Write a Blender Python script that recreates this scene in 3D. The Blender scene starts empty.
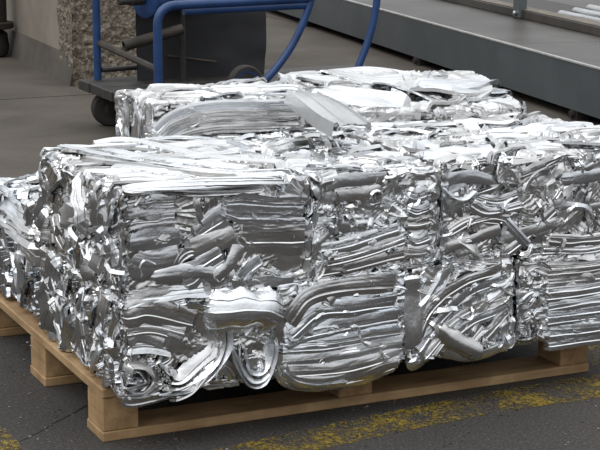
import bpy, math, random
import numpy as np
from mathutils import Vector

# ------------------------------------------------------------------ scene, camera, light
scene = bpy.context.scene
col = scene.collection
F_PX = 1690.0
CAM = np.array([-1.0381, -3.1697, 1.1796])
AZ, PITCH, ROLL = 0.4382, 0.2137, 0.0038
_fw = np.array([math.sin(AZ)*math.cos(PITCH), math.cos(AZ)*math.cos(PITCH), -math.sin(PITCH)])
_r0 = np.array([math.cos(AZ), -math.sin(AZ), 0.0])
_u0 = np.cross(_r0, _fw)
_r = math.cos(ROLL)*_r0 + math.sin(ROLL)*_u0
_u = -math.sin(ROLL)*_r0 + math.cos(ROLL)*_u0
cam_data = bpy.data.cameras.new('camera')
cam_data.sensor_width = 36.0
cam_data.lens = 36.0*F_PX/600.0
cam_data.clip_end = 300
cam = bpy.data.objects.new('camera', cam_data)
col.objects.link(cam)
from mathutils import Matrix
M = Matrix(((_r[0], _u[0], -_fw[0], CAM[0]), (_r[1], _u[1], -_fw[1], CAM[1]),
            (_r[2], _u[2], -_fw[2], CAM[2]), (0, 0, 0, 1)))
cam.matrix_world = M
scene.camera = cam

scene.view_settings.view_transform = 'Standard'
scene.view_settings.look = 'None'
scene.view_settings.gamma = 1.0
scene.view_settings.use_curve_mapping = False
scene.view_settings.exposure = 0.0

# overcast sky: luminance falls smoothly from the zenith to the horizon all the way round
world = bpy.data.worlds.new('overcast_sky')
scene.world = world
world.use_nodes = True
wn, wl = world.node_tree.nodes, world.node_tree.links
wn.clear()
w_out = wn.new('ShaderNodeOutputWorld')
w_bg = wn.new('ShaderNodeBackground')
w_tc = wn.new('ShaderNodeTexCoord')
w_sep = wn.new('ShaderNodeSeparateXYZ')
w_rmp = wn.new('ShaderNodeValToRGB')
wl.new(w_tc.outputs['Generated'], w_sep.inputs[0])
wl.new(w_sep.outputs['Z'], w_rmp.inputs[0])
el = w_rmp.color_ramp.elements
el[0].position, el[0].color = 0.0, (0.235, 0.24, 0.25, 1)
el[1].position, el[1].color = 1.0, (0.95, 0.975, 1.0, 1)
wl.new(w_rmp.outputs[0], w_bg.inputs[0])
w_bg.inputs[1].default_value = 1.8
wl.new(w_bg.outputs[0], w_out.inputs[0])

sun_d = bpy.data.lights.new('veiled_sun', 'SUN')
sun_d.energy = 0.7
sun_d.angle = math.radians(35)
sun_d.color = (1.0, 0.98, 0.95)
sun = bpy.data.objects.new('veiled_sun', sun_d)
col.objects.link(sun)
sun.rotation_euler = Vector((0.75, 0.30, -1.0)).to_track_quat('-Z', 'Y').to_euler()


def P(u, v, axis, val):
    """world point seen at photo position (u, v) on the plane x / y / z = val (axis 0 / 1 / 2)"""
    d = _fw*F_PX + _r*(u-300.0) + _u*(225.0-v)
    return CAM + d*((val-CAM[axis])/d[axis])


# ------------------------------------------------------------------ helpers
def tag(o, label=None, cat=None, group=None, kind=None):
    if label: o['label'] = label
    if cat: o['category'] = cat
    if group: o['group'] = group
    if kind: o['kind'] = kind
    return o


def empty(name, loc=(0, 0, 0), rot=(0, 0, 0)):
    o = bpy.data.objects.new(name, None)
    o.empty_display_size = 0.05
    o.location = loc
    o.rotation_euler = rot
    col.objects.link(o)
    return o


def link(name, me, mat, parent=None, loc=None, smooth=False):
    o = bpy.data.objects.new(name, me)
    if mat and not me.materials:
        me.materials.append(mat)
    if smooth:
        me.polygons.foreach_set('use_smooth', np.ones(len(me.polygons), dtype=bool))
    if parent is not None: o.parent = parent
    if loc is not None: o.location = loc
    col.objects.link(o)
    return o


class MB:
    """collects simple solids into one mesh"""
    def __init__(s): s.v, s.f = [], []

    def add(s, vs, fs):
        n = len(s.v)
        s.v += [tuple(map(float, a)) for a in vs]
        s.f += [tuple(i+n for i in f) for f in fs]
        return s

    def box(s, lo, hi, bev=0.0):
        x0, y0, z0 = lo; x1, y1, z1 = hi
        if bev <= 0:
            vs = [(x, y, z) for z in (z0, z1) for y in (y0, y1) for x in (x0, x1)]
            return s.add(vs, [(0, 2, 3, 1), (4, 5, 7, 6), (0, 1, 5, 4), (2, 6, 7, 3), (0, 4, 6, 2), (1, 3, 7, 5)])
        b = bev
        vs, idx = [], {}
        for cx, X, sx in ((0, x0, 1), (1, x1, -1)):
            for cy, Y, sy in ((0, y0, 1), (1, y1, -1)):
                for cz, Z, sz in ((0, z0, 1), (1, z1, -1)):
                    for a in range(3):
                        p = [X+sx*b, Y+sy*b, Z+sz*b]
                        p[a] = (X, Y, Z)[a]
                        idx[(cx, cy, cz, a)] = len(vs); vs.append(p)
        I = lambda c, a: idx[(c[0], c[1], c[2], a)]
        fs = []
        for a in range(3):
            o1, o2 = [(1, 2), (2, 0), (0, 1)][a]
            for e in (0, 1):
                q = []
                for p1, p2 in ((0, 0), (1, 0), (1, 1), (0, 1)):
                    c = [0, 0, 0]; c[a] = e; c[o1] = p1; c[o2] = p2
                    q.append(I(c, a))
                fs.append(tuple(q if e else q[::-1]))
        for a in range(3):            # edge bevels
            o1, o2 = [(1, 2), (2, 0), (0, 1)][a]
            for p1 in (0, 1):
                for p2 in (0, 1):
                    c0 = [0, 0, 0]; c0[o1] = p1; c0[o2] = p2
                    c1 = list(c0); c1[a] = 1
                    q = (I(c0, o1), I(c1, o1), I(c1, o2), I(c0, o2))
                    fs.append(q if (p1 != p2) else q[::-1])
        for c in [(i, j, k) for i in (0, 1) for j in (0, 1) for k in (0, 1)]:
            t = (I(c, 0), I(c, 1), I(c, 2))
            fs.append(t if sum(c) % 2 else t[::-1])
        return s.add(vs, fs)

    def prism(s, poly, z0, z1):
        n = len(poly)
        vs = [(x, y, z0) for x, y in poly]+[(x, y, z1) for x, y in poly]
        fs = [tuple(range(n-1, -1, -1)), tuple(range(n, 2*n))]
        fs += [(i, (i+1) % n, n+(i+1) % n, n+i) for i in range(n)]
        return s.add(vs, fs)

    def tube(s, pts, r, n=14, caps=True, hollow=0.0):
        pts = [np.array(p, float) for p in pts]
        ups = None
        rings = []
        for i, p in enumerate(pts):
            t = pts[min(i+1, len(pts)-1)]-pts[max(i-1, 0)]
            t = t/np.linalg.norm(t)
            if ups is None:
                a = np.array([0, 0, 1.0]) if abs(t[2]) < 0.9 else np.array([1.0, 0, 0])
            else:
                a = ups
            b = np.cross(t, a); b /= np.linalg.norm(b)
            ups = np.cross(b, t)
            rr = r[i] if hasattr(r, '__len__') else r
            rings.append([p+rr*(math.cos(2*math.pi*k/n)*b+math.sin(2*math.pi*k/n)*ups) for k in range(n)])
        if hollow:
            for e in (0, -1):
                c = pts[e]
                inner = [c+(q-c)*hollow for q in rings[e]]
                d = pts[1]-pts[0] if e == 0 else pts[-2]-pts[-1]
                d = d/np.linalg.norm(d)*min(0.12, np.linalg.norm(pts[0]-pts[-1])*0.4)
                deep = [q+d for q in inner]
                if e == 0: rings = [deep, inner]+rings
                else: rings = rings+[inner, deep]
        vs = [q for R in rings for q in R]
        fs = []
        for i in range(len(rings)-1):
            for k in range(n):
                fs.append((i*n+k, i*n+(k+1) % n, (i+1)*n+(k+1) % n, (i+1)*n+k))
        if caps:
            fs.append(tuple(range(n-1, -1, -1)))
            fs.append(tuple((len(rings)-1)*n+k for k in range(n)))
        return s.add(vs, fs)

    def lathe(s, prof, c, axis, n=28):
        """profile (radius, height along axis)"""
        axis = np.array(axis, float); axis /= np.linalg.norm(axis)
        a = np.array([0, 0, 1.0]) if abs(axis[2]) < 0.9 else np.array([1.0, 0, 0])
        b = np.cross(axis, a); b /= np.linalg.norm(b); d = np.cross(axis, b)
        c = np.array(c, float)
        vs = [c+axis*h+rad*(math.cos(2*math.pi*k/n)*b+math.sin(2*math.pi*k/n)*d) for rad, h in prof for k in range(n)]
        m = len(prof)
        fs = [(i*n+k, i*n+(k+1) % n, (i+1)*n+(k+1) % n, (i+1)*n+k) for i in range(m-1) for k in range(n)]
        fs += [tuple(range(n-1, -1, -1)), tuple((m-1)*n+k for k in range(n))]
        return s.add(vs, fs)

    def build(s, name, mat, parent=None, smooth=False, loc=None, off=(0, 0, 0)):
        me = bpy.data.meshes.new(name)
        vs = [(x-off[0], y-off[1], z-off[2]) for x, y, z in s.v]
        me.from_pydata(vs, [], s.f)
        me.validate()
        if smooth:
            me.shade_smooth()
            try: me.set_sharp_from_angle(angle=math.radians(40))
            except Exception: pass
        return link(name, me, mat, parent, loc)


def arc(a, b, c, n=8):
    """rounded corner a-b-c, quadratic"""
    a, b, c = (np.array(q, float) for q in (a, b, c))
    return [(1-t)**2*a+2*t*(1-t)*b+t*t*c for t in np.linspace(0, 1, n)]


def catmull(pts, n):
    pts = np.array(pts, float)
    if len(pts) == 2:
        t = np.linspace(0, 1, n)[:, None]
        return pts[0]*(1-t)+pts[1]*t
    e = np.vstack([2*pts[0]-pts[1], pts, 2*pts[-1]-pts[-2]])
    seg = len(pts)-1
    tt = np.linspace(0, seg-1e-6, n)
    i = tt.astype(int); t = (tt-i)[:, None]
    p0, p1, p2, p3 = e[i], e[i+1], e[i+2], e[i+3]
    return 0.5*(2*p1+(p2-p0)*t+(2*p0-5*p1+4*p2-p3)*t*t+(3*p1-p0-3*p2+p3)*t**3)


def hash3(ix, iy, iz, seed):
    h = (ix.astype(np.int64)*374761393+iy.astype(np.int64)*668265263+iz.astype(np.int64)*2147483647+seed*1274126177)
    h &= 0xFFFFFFFF
    h = ((h ^ (h >> 13))*1274126177) & 0xFFFFFFFF
    h = ((h ^ (h >> 16))*2246822519) & 0xFFFFFFFF
    h ^= h >> 15
    return (h & 0xFFFFFF)/float(0xFFFFFF)*2-1


def noise3(p, freq, seed):
    q = p*freq
    i = np.floor(q).astype(np.int64)
    f = q-i
    f = f*f*f*(f*(f*6-15)+10)
    r = 0
    for dx in (0, 1):
        wx = f[..., 0] if dx else 1-f[..., 0]
        for dy in (0, 1):
            wy = f[..., 1] if dy else 1-f[..., 1]
            for dz in (0, 1):
                wz = f[..., 2] if dz else 1-f[..., 2]
                r = r+wx*wy*wz*hash3(i[..., 0]+dx, i[..., 1]+dy, i[..., 2]+dz, seed)
    return r


def tri(x):
    return np.abs((x % 1.0)-0.5)*4-1


# ------------------------------------------------------------------ materials
def mat(name):
    m = bpy.data.materials.new(name)
    m.use_nodes = True
    nt = m.node_tree
    b = nt.nodes['Principled BSDF']
    return m, nt, b


def nd(nt, t, **kw):
    n = nt.nodes.new(t)
    for k, v in kw.items():
        if k in n.inputs: n.inputs[k].default_value = v
        else: setattr(n, k, v)
    return n


def ramp(nt, src, stops):
    r = nt.nodes.new('ShaderNodeValToRGB')
    e = r.color_ramp.elements
    while len(e) < len(stops): e.new(0.5)
    for i, (p, c) in enumerate(stops):
        e[i].position = p
        e[i].color = c if len(c) == 4 else (*c, 1)
    nt.links.new(src, r.inputs[0])
    return r


def coords(nt, scale=(1, 1, 1), kind='Object', rot=(0, 0, 0)):
    tc = nt.nodes.new('ShaderNodeTexCoord')
    mp = nt.nodes.new('ShaderNodeMapping')
    mp.inputs['Scale'].default_value = scale
    mp.inputs['Rotation'].default_value = rot
    nt.links.new(tc.outputs[kind], mp.inputs[0])
    return mp.outputs[0]


def noise(nt, vec, scale, detail=4, rough=0.55, dist=0.0):
    n = nd(nt, 'ShaderNodeTexNoise', Scale=scale, Detail=detail, Roughness=rough, Distortion=dist)
    if vec is not None: nt.links.new(vec, n.inputs['Vector'])
    return n


def bump(nt, b, h, strength, dist):
    bp = nd(nt, 'ShaderNodeBump', Strength=strength, Distance=dist)
    nt.links.new(h, bp.inputs['Height'])
    nt.links.new(bp.outputs[0], b.inputs['Normal'])


def mix(nt, fac, a, bcol):
    m = nt.nodes.new('ShaderNodeMix')
    m.data_type = 'RGBA'
    for s, v in ((0, fac), (6, a), (7, bcol)):
        if hasattr(v, 'is_linked'): nt.links.new(v, m.inputs[s])
        else: m.inputs[s].default_value = v if not isinstance(v, tuple) or len(v) == 4 else (*v, 1)
    return m.outputs[2]


def make_aluminium():
    m, nt, b = mat('scrap_aluminium')
    v = coords(nt)
    oi = nt.nodes.new('ShaderNodeObjectInfo')
    n1 = noise(nt, v, 9, 3)
    n2 = noise(nt, v, 120, 3)
    c = ramp(nt, n1.outputs['Fac'], [(0.3, (0.70, 0.70, 0.70)), (0.7, (0.86, 0.865, 0.87))])
    tint = ramp(nt, oi.outputs['Random'], [(0.0, (0.80, 0.79, 0.775)), (0.5, (0.93, 0.93, 0.93)), (1.0, (0.90, 0.93, 0.97))])
    mx = nt.nodes.new('ShaderNodeMix'); mx.data_type = 'RGBA'; mx.blend_type = 'MULTIPLY'
    mx.inputs[0].default_value = 1
    nt.links.new(c.outputs[0], mx.inputs[6]); nt.links.new(tint.outputs[0], mx.inputs[7])
    nt.links.new(mx.outputs[2], b.inputs['Base Color'])
    b.inputs['Metallic'].default_value = 1.0
    add = nd(nt, 'ShaderNodeMath', operation='MULTIPLY_ADD')
    mr = nd(nt, 'ShaderNodeMapRange'); mr.inputs['To Min'].default_value = 0.03; mr.inputs['To Max'].default_value = 0.22
    mlt = nd(nt, 'ShaderNodeMath', operation='MULTIPLY'); mlt.inputs[1].default_value = 7.31
    frc = nd(nt, 'ShaderNodeMath', operation='FRACT')
    nt.links.new(oi.outputs['Random'], mlt.inputs[0]); nt.links.new(mlt.outputs[0], frc.inputs[0]); nt.links.new(frc.outputs[0], mr.inputs[0])
    nt.links.new(n1.outputs['Fac'], add.inputs[0]); add.inputs[1].default_value = 0.26; nt.links.new(mr.outputs[0], add.inputs[2])
    nt.links.new(add.outputs[0], b.inputs['Roughness'])
    bump(nt, b, n2.outputs['Fac'], 0.22, 0.003)
    return m


def make_wood(name, c0, c1, axis):
    m, nt, b = mat(name)
    sc = [14, 14, 14]; sc[axis] = 1.2
    v = coords(nt, tuple(sc))
    n1 = noise(nt, v, 3.0, 5, 0.6, 0.6)
    v2 = coords(nt, (3, 3, 3))
    n2 = noise(nt, v2, 4, 3)
    r1 = ramp(nt, n1.outputs['Fac'], [(0.3, c0), (0.62, c1)])
    r2 = ramp(nt, n2.outputs['Fac'], [(0.35, (0.66, 0.62, 0.58)), (0.62, (1, 1, 1))])
    mx = nt.nodes.new('ShaderNodeMix'); mx.data_type = 'RGBA'; mx.blend_type = 'MULTIPLY'; mx.inputs[0].default_value = 1
    nt.links.new(r1.outputs[0], mx.inputs[6]); nt.links.new(r2.outputs[0], mx.inputs[7])
    nt.links.new(mx.outputs[2], b.inputs['Base Color'])
    b.inputs['Roughness'].default_value = 0.8
    bump(nt, b, n1.outputs['Fac'], 0.3, 0.002)
    return m


def make_asphalt():
    m, nt, b = mat('asphalt')
    v = coords(nt)
    n1 = noise(nt, v, 1.3, 4)
    n2 = noise(nt, v, 150, 4, 0.8)
    n3 = noise(nt, v, 60, 4, 0.7)
    vo = nd(nt, 'ShaderNodeTexVoronoi', Scale=85)
    nt.links.new(v, vo.inputs['Vector'])
    base = ramp(nt, n1.outputs['Fac'], [(0.3, (0.034, 0.031, 0.029)), (0.7, (0.060, 0.055, 0.051))])
    grit = ramp(nt, n2.outputs['Fac'], [(0.40, (0.45, 0.44, 0.43)), (0.58, (1.15, 1.12, 1.08)), (0.70, (3.4, 3.2, 3.0))])
    mx = nt.nodes.new('ShaderNodeMix'); mx.data_type = 'RGBA'; mx.blend_type = 'MULTIPLY'; mx.inputs[0].default_value = 1
    nt.links.new(base.outputs[0], mx.inputs[6]); nt.links.new(grit.outputs[0], mx.inputs[7])
    nt.links.new(mx.outputs[2], b.inputs['Base Color'])
    b.inputs['Roughness'].default_value = 0.85
    bump(nt, b, n3.outputs['Fac'], 0.6, 0.006)
    return m


def make_concrete(name, c0, c1, scale=1.5, fine=90, bstr=0.3):
    m, nt, b = mat(name)
    v = coords(nt)
    n1 = noise(nt, v, scale, 6, 0.62, 0.4)
    n2 = noise(nt, v, fine, 3, 0.7)
    base = ramp(nt, n1.outputs['Fac'], [(0.32, c0), (0.68, c1)])
    g = ramp(nt, n2.outputs['Fac'], [(0.35, (0.82, 0.82, 0.82)), (0.65, (1.1, 1.1, 1.1))])
    mx = nt.nodes.new('ShaderNodeMix'); mx.data_type = 'RGBA'; mx.blend_type = 'MULTIPLY'; mx.inputs[0].default_value = 1
    nt.links.new(base.outputs[0], mx.inputs[6]); nt.links.new(g.outputs[0], mx.inputs[7])
    nt.links.new(mx.outputs[2], b.inputs['Base Color'])
    b.inputs['Roughness'].default_value = 0.85
    bump(nt, b, n2.outputs['Fac'], bstr, 0.004)
    return m


def make_aggregate():
    m, nt, b = mat('exposed_aggregate')
    v = coords(nt)
    vo = nd(nt, 'ShaderNodeTexVoronoi', Scale=62)
    nt.links.new(v, vo.inputs['Vector'])
    hs = nt.nodes.new('ShaderNodeSeparateColor')
    nt.links.new(vo.outputs['Color'], hs.inputs[0])
    c = ramp(nt, hs.outputs[0], [(0.0, (0.13, 0.105, 0.08)), (0.45, (0.22, 0.188, 0.148)), (0.8, (0.30, 0.262, 0.212)), (1.0, (0.16, 0.137, 0.11))])
    dk = ramp(nt, vo.outputs['Distance'], [(0.35, (1, 1, 1)), (0.7, (0.7, 0.66, 0.62))])
    mx = nt.nodes.new('ShaderNodeMix'); mx.data_type = 'RGBA'; mx.blend_type = 'MULTIPLY'; mx.inputs[0].default_value = 1
    nt.links.new(c.outputs[0], mx.inputs[6]); nt.links.new(dk.outputs[0], mx.inputs[7])
    nt.links.new(mx.outputs[2], b.inputs['Base Color'])
    b.inputs['Roughness'].default_value = 0.9
    inv = nd(nt, 'ShaderNodeMath', operation='MULTIPLY'); inv.inputs[1].default_value = -1
    nt.links.new(vo.outputs['Distance'], inv.inputs[0])
    bump(nt, b, inv.outputs[0], 0.7, 0.01)
    return m


def make_paint(name, c0, c1, rough=0.45, scale=8, metal=0.0):
    m, nt, b = mat(name)
    v = coords(nt)
    n1 = noise(nt, v, scale, 5, 0.65)
    base = ramp(nt, n1.outputs['Fac'], [(0.35, c0), (0.65, c1)])
    nt.links.new(base.outputs[0], b.inputs['Base Color'])
    b.inputs['Roughness'].default_value = rough
    b.inputs['Metallic'].default_value = metal
    bump(nt, b, n1.outputs['Fac'], 0.15, 0.004)
    return m


def make_floor_paint():
    m, nt, b = mat('worn_yellow_paint')
    v = coords(nt)
    n1 = noise(nt, v, 9, 5, 0.7)
    n2 = noise(nt, v, 95, 4, 0.75)
    c = ramp(nt, n1.outputs['Fac'], [(0.3, (0.16, 0.108, 0.016)), (0.7, (0.32, 0.225, 0.03))])
    nt.links.new(c.outputs[0], b.inputs['Base Color'])
    b.inputs['Roughness'].default_value = 0.8
    ad = nd(nt, 'ShaderNodeMath', operation='MULTIPLY_ADD')
    nt.links.new(n1.outputs['Fac'], ad.inputs[0]); ad.inputs[1].default_value = 0.6
    nt.links.new(n2.outputs['Fac'], ad.inputs[2])
    al = ramp(nt, ad.outputs[0], [(0.80, (0, 0, 0)), (0.93, (0.85, 0.85, 0.85))])
    nt.links.new(al.outputs[0], b.inputs['Alpha'])
    return m


ALU = make_aluminium()
WOOD_X = make_wood('pallet_wood_long', (0.31, 0.19, 0.088), (0.46, 0.305, 0.155), 0)
WOOD_Y = make_wood('pallet_wood_cross', (0.36, 0.23, 0.115), (0.50, 0.34, 0.18), 1)
WOOD_Z = make_wood('pallet_block_wood', (0.31, 0.185, 0.084), (0.46, 0.30, 0.15), 1)
ASPHALT = make_asphalt()
CONC = make_concrete('floor_concrete', (0.052, 0.042, 0.032), (0.102, 0.085, 0.067))
PLINTH = make_concrete('plinth_concrete', (0.20, 0.172, 0.138), (0.28, 0.245, 0.20), 3)
PLINTH_D = make_concrete('plinth_dirty_concrete', (0.060, 0.051, 0.043), (0.11, 0.096, 0.080), 4)
AGG = make_aggregate()
BLUE = make_paint('blue_enamel', (0.009, 0.036, 0.118), (0.015, 0.056, 0.178), 0.35, 12)
DARK = make_paint('oily_black_steel', (0.012, 0.011, 0.010), (0.034, 0.029, 0.025), 0.55, 14)
BROWN = make_paint('rusty_brown_steel', (0.018, 0.014, 0.010), (0.044, 0.034, 0.026), 0.7, 16)
RUBBER = make_paint('charcoal_sheet', (0.009, 0.0092, 0.0105), (0.018, 0.018, 0.020), 0.6, 6)
TYRE = make_paint('black_tyre', (0.012, 0.011, 0.010), (0.03, 0.027, 0.024), 0.8, 20)
STEEL = make_paint('slate_grey_paint', (0.066, 0.078, 0.084), (0.088, 0.100, 0.106), 0.42, 3)
PLATE = make_paint('grimy_steel_plate', (0.030, 0.025, 0.021), (0.068, 0.060, 0.052), 0.42, 2.2)
WORN = make_paint('worn_bare_edge', (0.28, 0.28, 0.27), (0.42, 0.42, 0.40), 0.5, 20)
BAR = make_paint('bright_steel_bar', (0.45, 0.45, 0.46), (0.62, 0.62, 0.63), 0.25, 4, 1.0)
YPAINT = make_floor_paint()

# ------------------------------------------------------------------ ground
YSPLIT = 1.35
g = MB(); g.box((-14, -14, -0.2), (16, YSPLIT, 0.0))
tag(g.build('floor', ASPHALT), 'dark grey asphalt yard around the pallet', kind='structure')
slabs = empty('floor_concrete'); tag(slabs, 'weathered brown-grey concrete slabs behind the pallet', kind='structure')
for y0, y1 in ((YSPLIT+0.012, 5.02), (5.035, 9.6), (9.615, 16.0)):
    for x0, x1 in ((-14, -5.0), (-4.985, 4.2), (4.215, 16)):
        b = MB(); b.box((x0, y0, -0.2), (x1, y1, 0.0))
        b.build('slab', CONC, slabs)
b = MB(); b.box((-14, YSPLIT, -0.25), (16, 16, -0.012))
b.build('joint_filler', DARK, slabs)


def floor_poly(name, px, label, z=0.002):
    pts = [P(u, v, 2, 0.0) for u, v in px]
    b = MB(); b.prism([(q[0], q[1]) for q in pts][::-1], 0.0005, z)
    o = b.build(name, YPAINT)
    return tag(o, label, 'floor marking')


floor_poly('painted_line', [(150, 464), (400, 410), (500, 391), (606, 373), (640, 367), (650, 388), (606, 397), (500, 412), (400, 432), (230, 470)],
           'worn yellow line painted on asphalt along the front of the pallet')
floor_poly('painted_line', [(-30, 395), (0, 424), (30, 455), (-10, 475), (-60, 440)],
           'worn yellow paint patch on asphalt left of the pallet corner')
floor_poly('painted_line', [(588, 346), (640, 330), (650, 352), (592, 366)],
           'short yellow paint patch behind the right end of the pallet')
# hairline crack in the asphalt
ck = MB()
cp = [(-12, 462), (20, 441), (37, 433), (52, 424), (70, 415), (86, 406), (110, 396)]
pp = [P(u, v, 2, 0.0)[:2] for u, v in cp]
rc = random.Random(3)
for i in range(len(pp)-1):
    a, c = pp[i], pp[i+1]
    d = (c-a)/np.linalg.norm(c-a); n = np.array([-d[1], d[0]])
    w0, w1 = rc.uniform(.0015, .003), rc.uniform(.0015, .003)
    ck.prism([tuple(a-n*w0), tuple(c-n*w1), tuple(c+n*w1), tuple(a+n*w0)], 0.0, 0.0012)
tag(ck.build('floor_crack', DARK), 'hairline crack in asphalt beside the near pallet corner', kind='structure')

# ------------------------------------------------------------------ pallet
PH = 0.1157
pal = tag(empty('wooden_pallet'), 'pale wooden block pallet carrying the crushed aluminium bales', 'pallet')
PW, PD = 1.2, 0.96
ys = ((0.0, 0.105), (0.41, 0.53), (0.855, 0.96))
xm0, xm1 = P(339, 388, 1, 0.0)[0], P(374, 388, 1, 0.0)[0]
xs = ((0.0, 0.082), (xm0, xm1), (1.12, 1.2))
for y0, y1 in ys:
    b = MB(); b.box((0, y0, 0), (PW, y1, 0.021), 0.002)
    b.build('bottom_board', WOOD_X, pal)
    for x0, x1 in xs:
        b = MB(); b.box((x0+0.002, y0+0.003, 0.021), (x1-0.002, y1-0.003, 0.0935), 0.0025)
        b.build('block', WOOD_Z, pal)
for i in range(9):
    w = 0.1
    x0 = i*(PW-w)/8
    b = MB(); b.box((x0, 0, 0.0935), (x0+w, PD, PH), 0.003)
    b.build('deck_board', WOOD_Y, pal)

# ------------------------------------------------------------------ crushed aluminium bales
AX = {'front': ((1, 0, 0), (0, 0, 1), (0, -1, 0)), 'left': ((0, -1, 0), (0, 0, 1), (-1, 0, 0)),
      'top': ((1, 0, 0), (0, 1, 0), (0, 0, 1)), 'right': ((0, 1, 0), (0, 0, 1), (1, 0, 0)),
      'back': ((-1, 0, 0), (0, 0, 1), (0, 1, 0)), 'bottom': ((1, 0, 0), (0, -1, 0), (0, 0, -1))}


def grid_mesh(name, grids):
    """grids: list of (nu, nv, 3) arrays -> one mesh"""
    V, Fq, off = [], [], 0
    for G in grids:
        nu, nv = G.shape[:2]
        V.append(G.reshape(-1, 3))
        idx = np.arange(nu*nv).reshape(nu, nv)+off
        q = np.stack([idx[:-1, :-1], idx[1:, :-1], idx[1:, 1:], idx[:-1, 1:]], -1).reshape(-1, 4)
        Fq.append(q); off += nu*nv
    V = np.concatenate(V); Fq = np.concatenate(Fq)
    me = bpy.data.meshes.new(name)
    me.vertices.add(len(V)); me.vertices.foreach_set('co', V.astype(np.float32).ravel())
    me.loops.add(Fq.size); me.loops.foreach_set('vertex_index', Fq.astype(np.int32).ravel())
    me.polygons.add(len(Fq))
    me.polygons.foreach_set('loop_start', np.arange(0, Fq.size, 4, dtype=np.int32))
    me.polygons.foreach_set('loop_total', np.full(len(Fq), 4, dtype=np.int32))
    me.polygons.foreach_set('use_smooth', np.ones(len(Fq), dtype=bool))
    me.update(calc_edges=True)
    return me


def fragments(U, V, lu, lv, rng, ang, spread, n, size):
    """layered torn sheet fragments pressed into a face: returns a depth field"""
    H = np.full(U.shape, -0.034)
    P3 = np.stack([U, V, np.full_like(U, rng.uniform(0, 50))], -1)
    sd = int(rng.integers(1, 9999))
    wx = noise3(P3, 11, sd)*0.009+noise3(P3, 30, sd+1)*0.002
    wy = noise3(P3, 11, sd+2)*0.009+noise3(P3, 30, sd+3)*0.002
    cr = noise3(P3, 45, sd+4)
    for k in range(n):
        th = ang+rng.normal()*spread
        L = size*rng.uniform(1.2, 4.0); W = size*rng.uniform(0.35, 1.0)
        cu, cv = rng.uniform(-.5, .5)*lu*1.05, rng.uniform(-.5, .5)*lv*1.05
        o = -0.024+0.022*(k/n)+rng.normal()*0.005
        c, s = math.cos(th), math.sin(th)
        kap = rng.normal()*2.5
        x = (U+wx-cu)*c+(V+wy-cv)*s
        y = -(U+wx-cu)*s+(V+wy-cv)*c+kap*x*x
        m = (np.abs(x) < L/2) & (np.abs(y) < W/2)
        if not m.any(): continue
        xm, ym = x[m], y[m]
        h = o+rng.normal()*0.10*xm+rng.normal()*0.30*ym
        per = rng.uniform(0.005, 0.015)
        am = per*rng.uniform(0.02, 0.17)
        ph = rng.uniform()
        if rng.random() < 0.6:
            h = h+am*tri(ym/per+ph)
        else:
            h = h+am*np.sin(2*math.pi*(ym/per+ph))
        if rng.random() < 0.5:
            h = h+0.0018*tri(xm/rng.uniform(0.02, 0.05)+cr[m]*0.5)
        h = h+0.0006*cr[m]
        hc = 0
        for _ in range(3):
            fa = rng.normal()*0.8
            hc = hc+rng.normal()*0.11*np.abs((xm-rng.uniform(-.5, .5)*L)*math.cos(fa)+(ym-rng.uniform(-.5, .5)*W)*math.sin(fa))
        h = h+hc-hc.mean()
        e = np.clip((np.abs(ym)/(W/2)-0.75)/0.25, 0, 1)
        h = h-0.004*e**3
        H[m] = np.maximum(H[m], np.where(h > 0, h*0.25, h))
    return H


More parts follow.
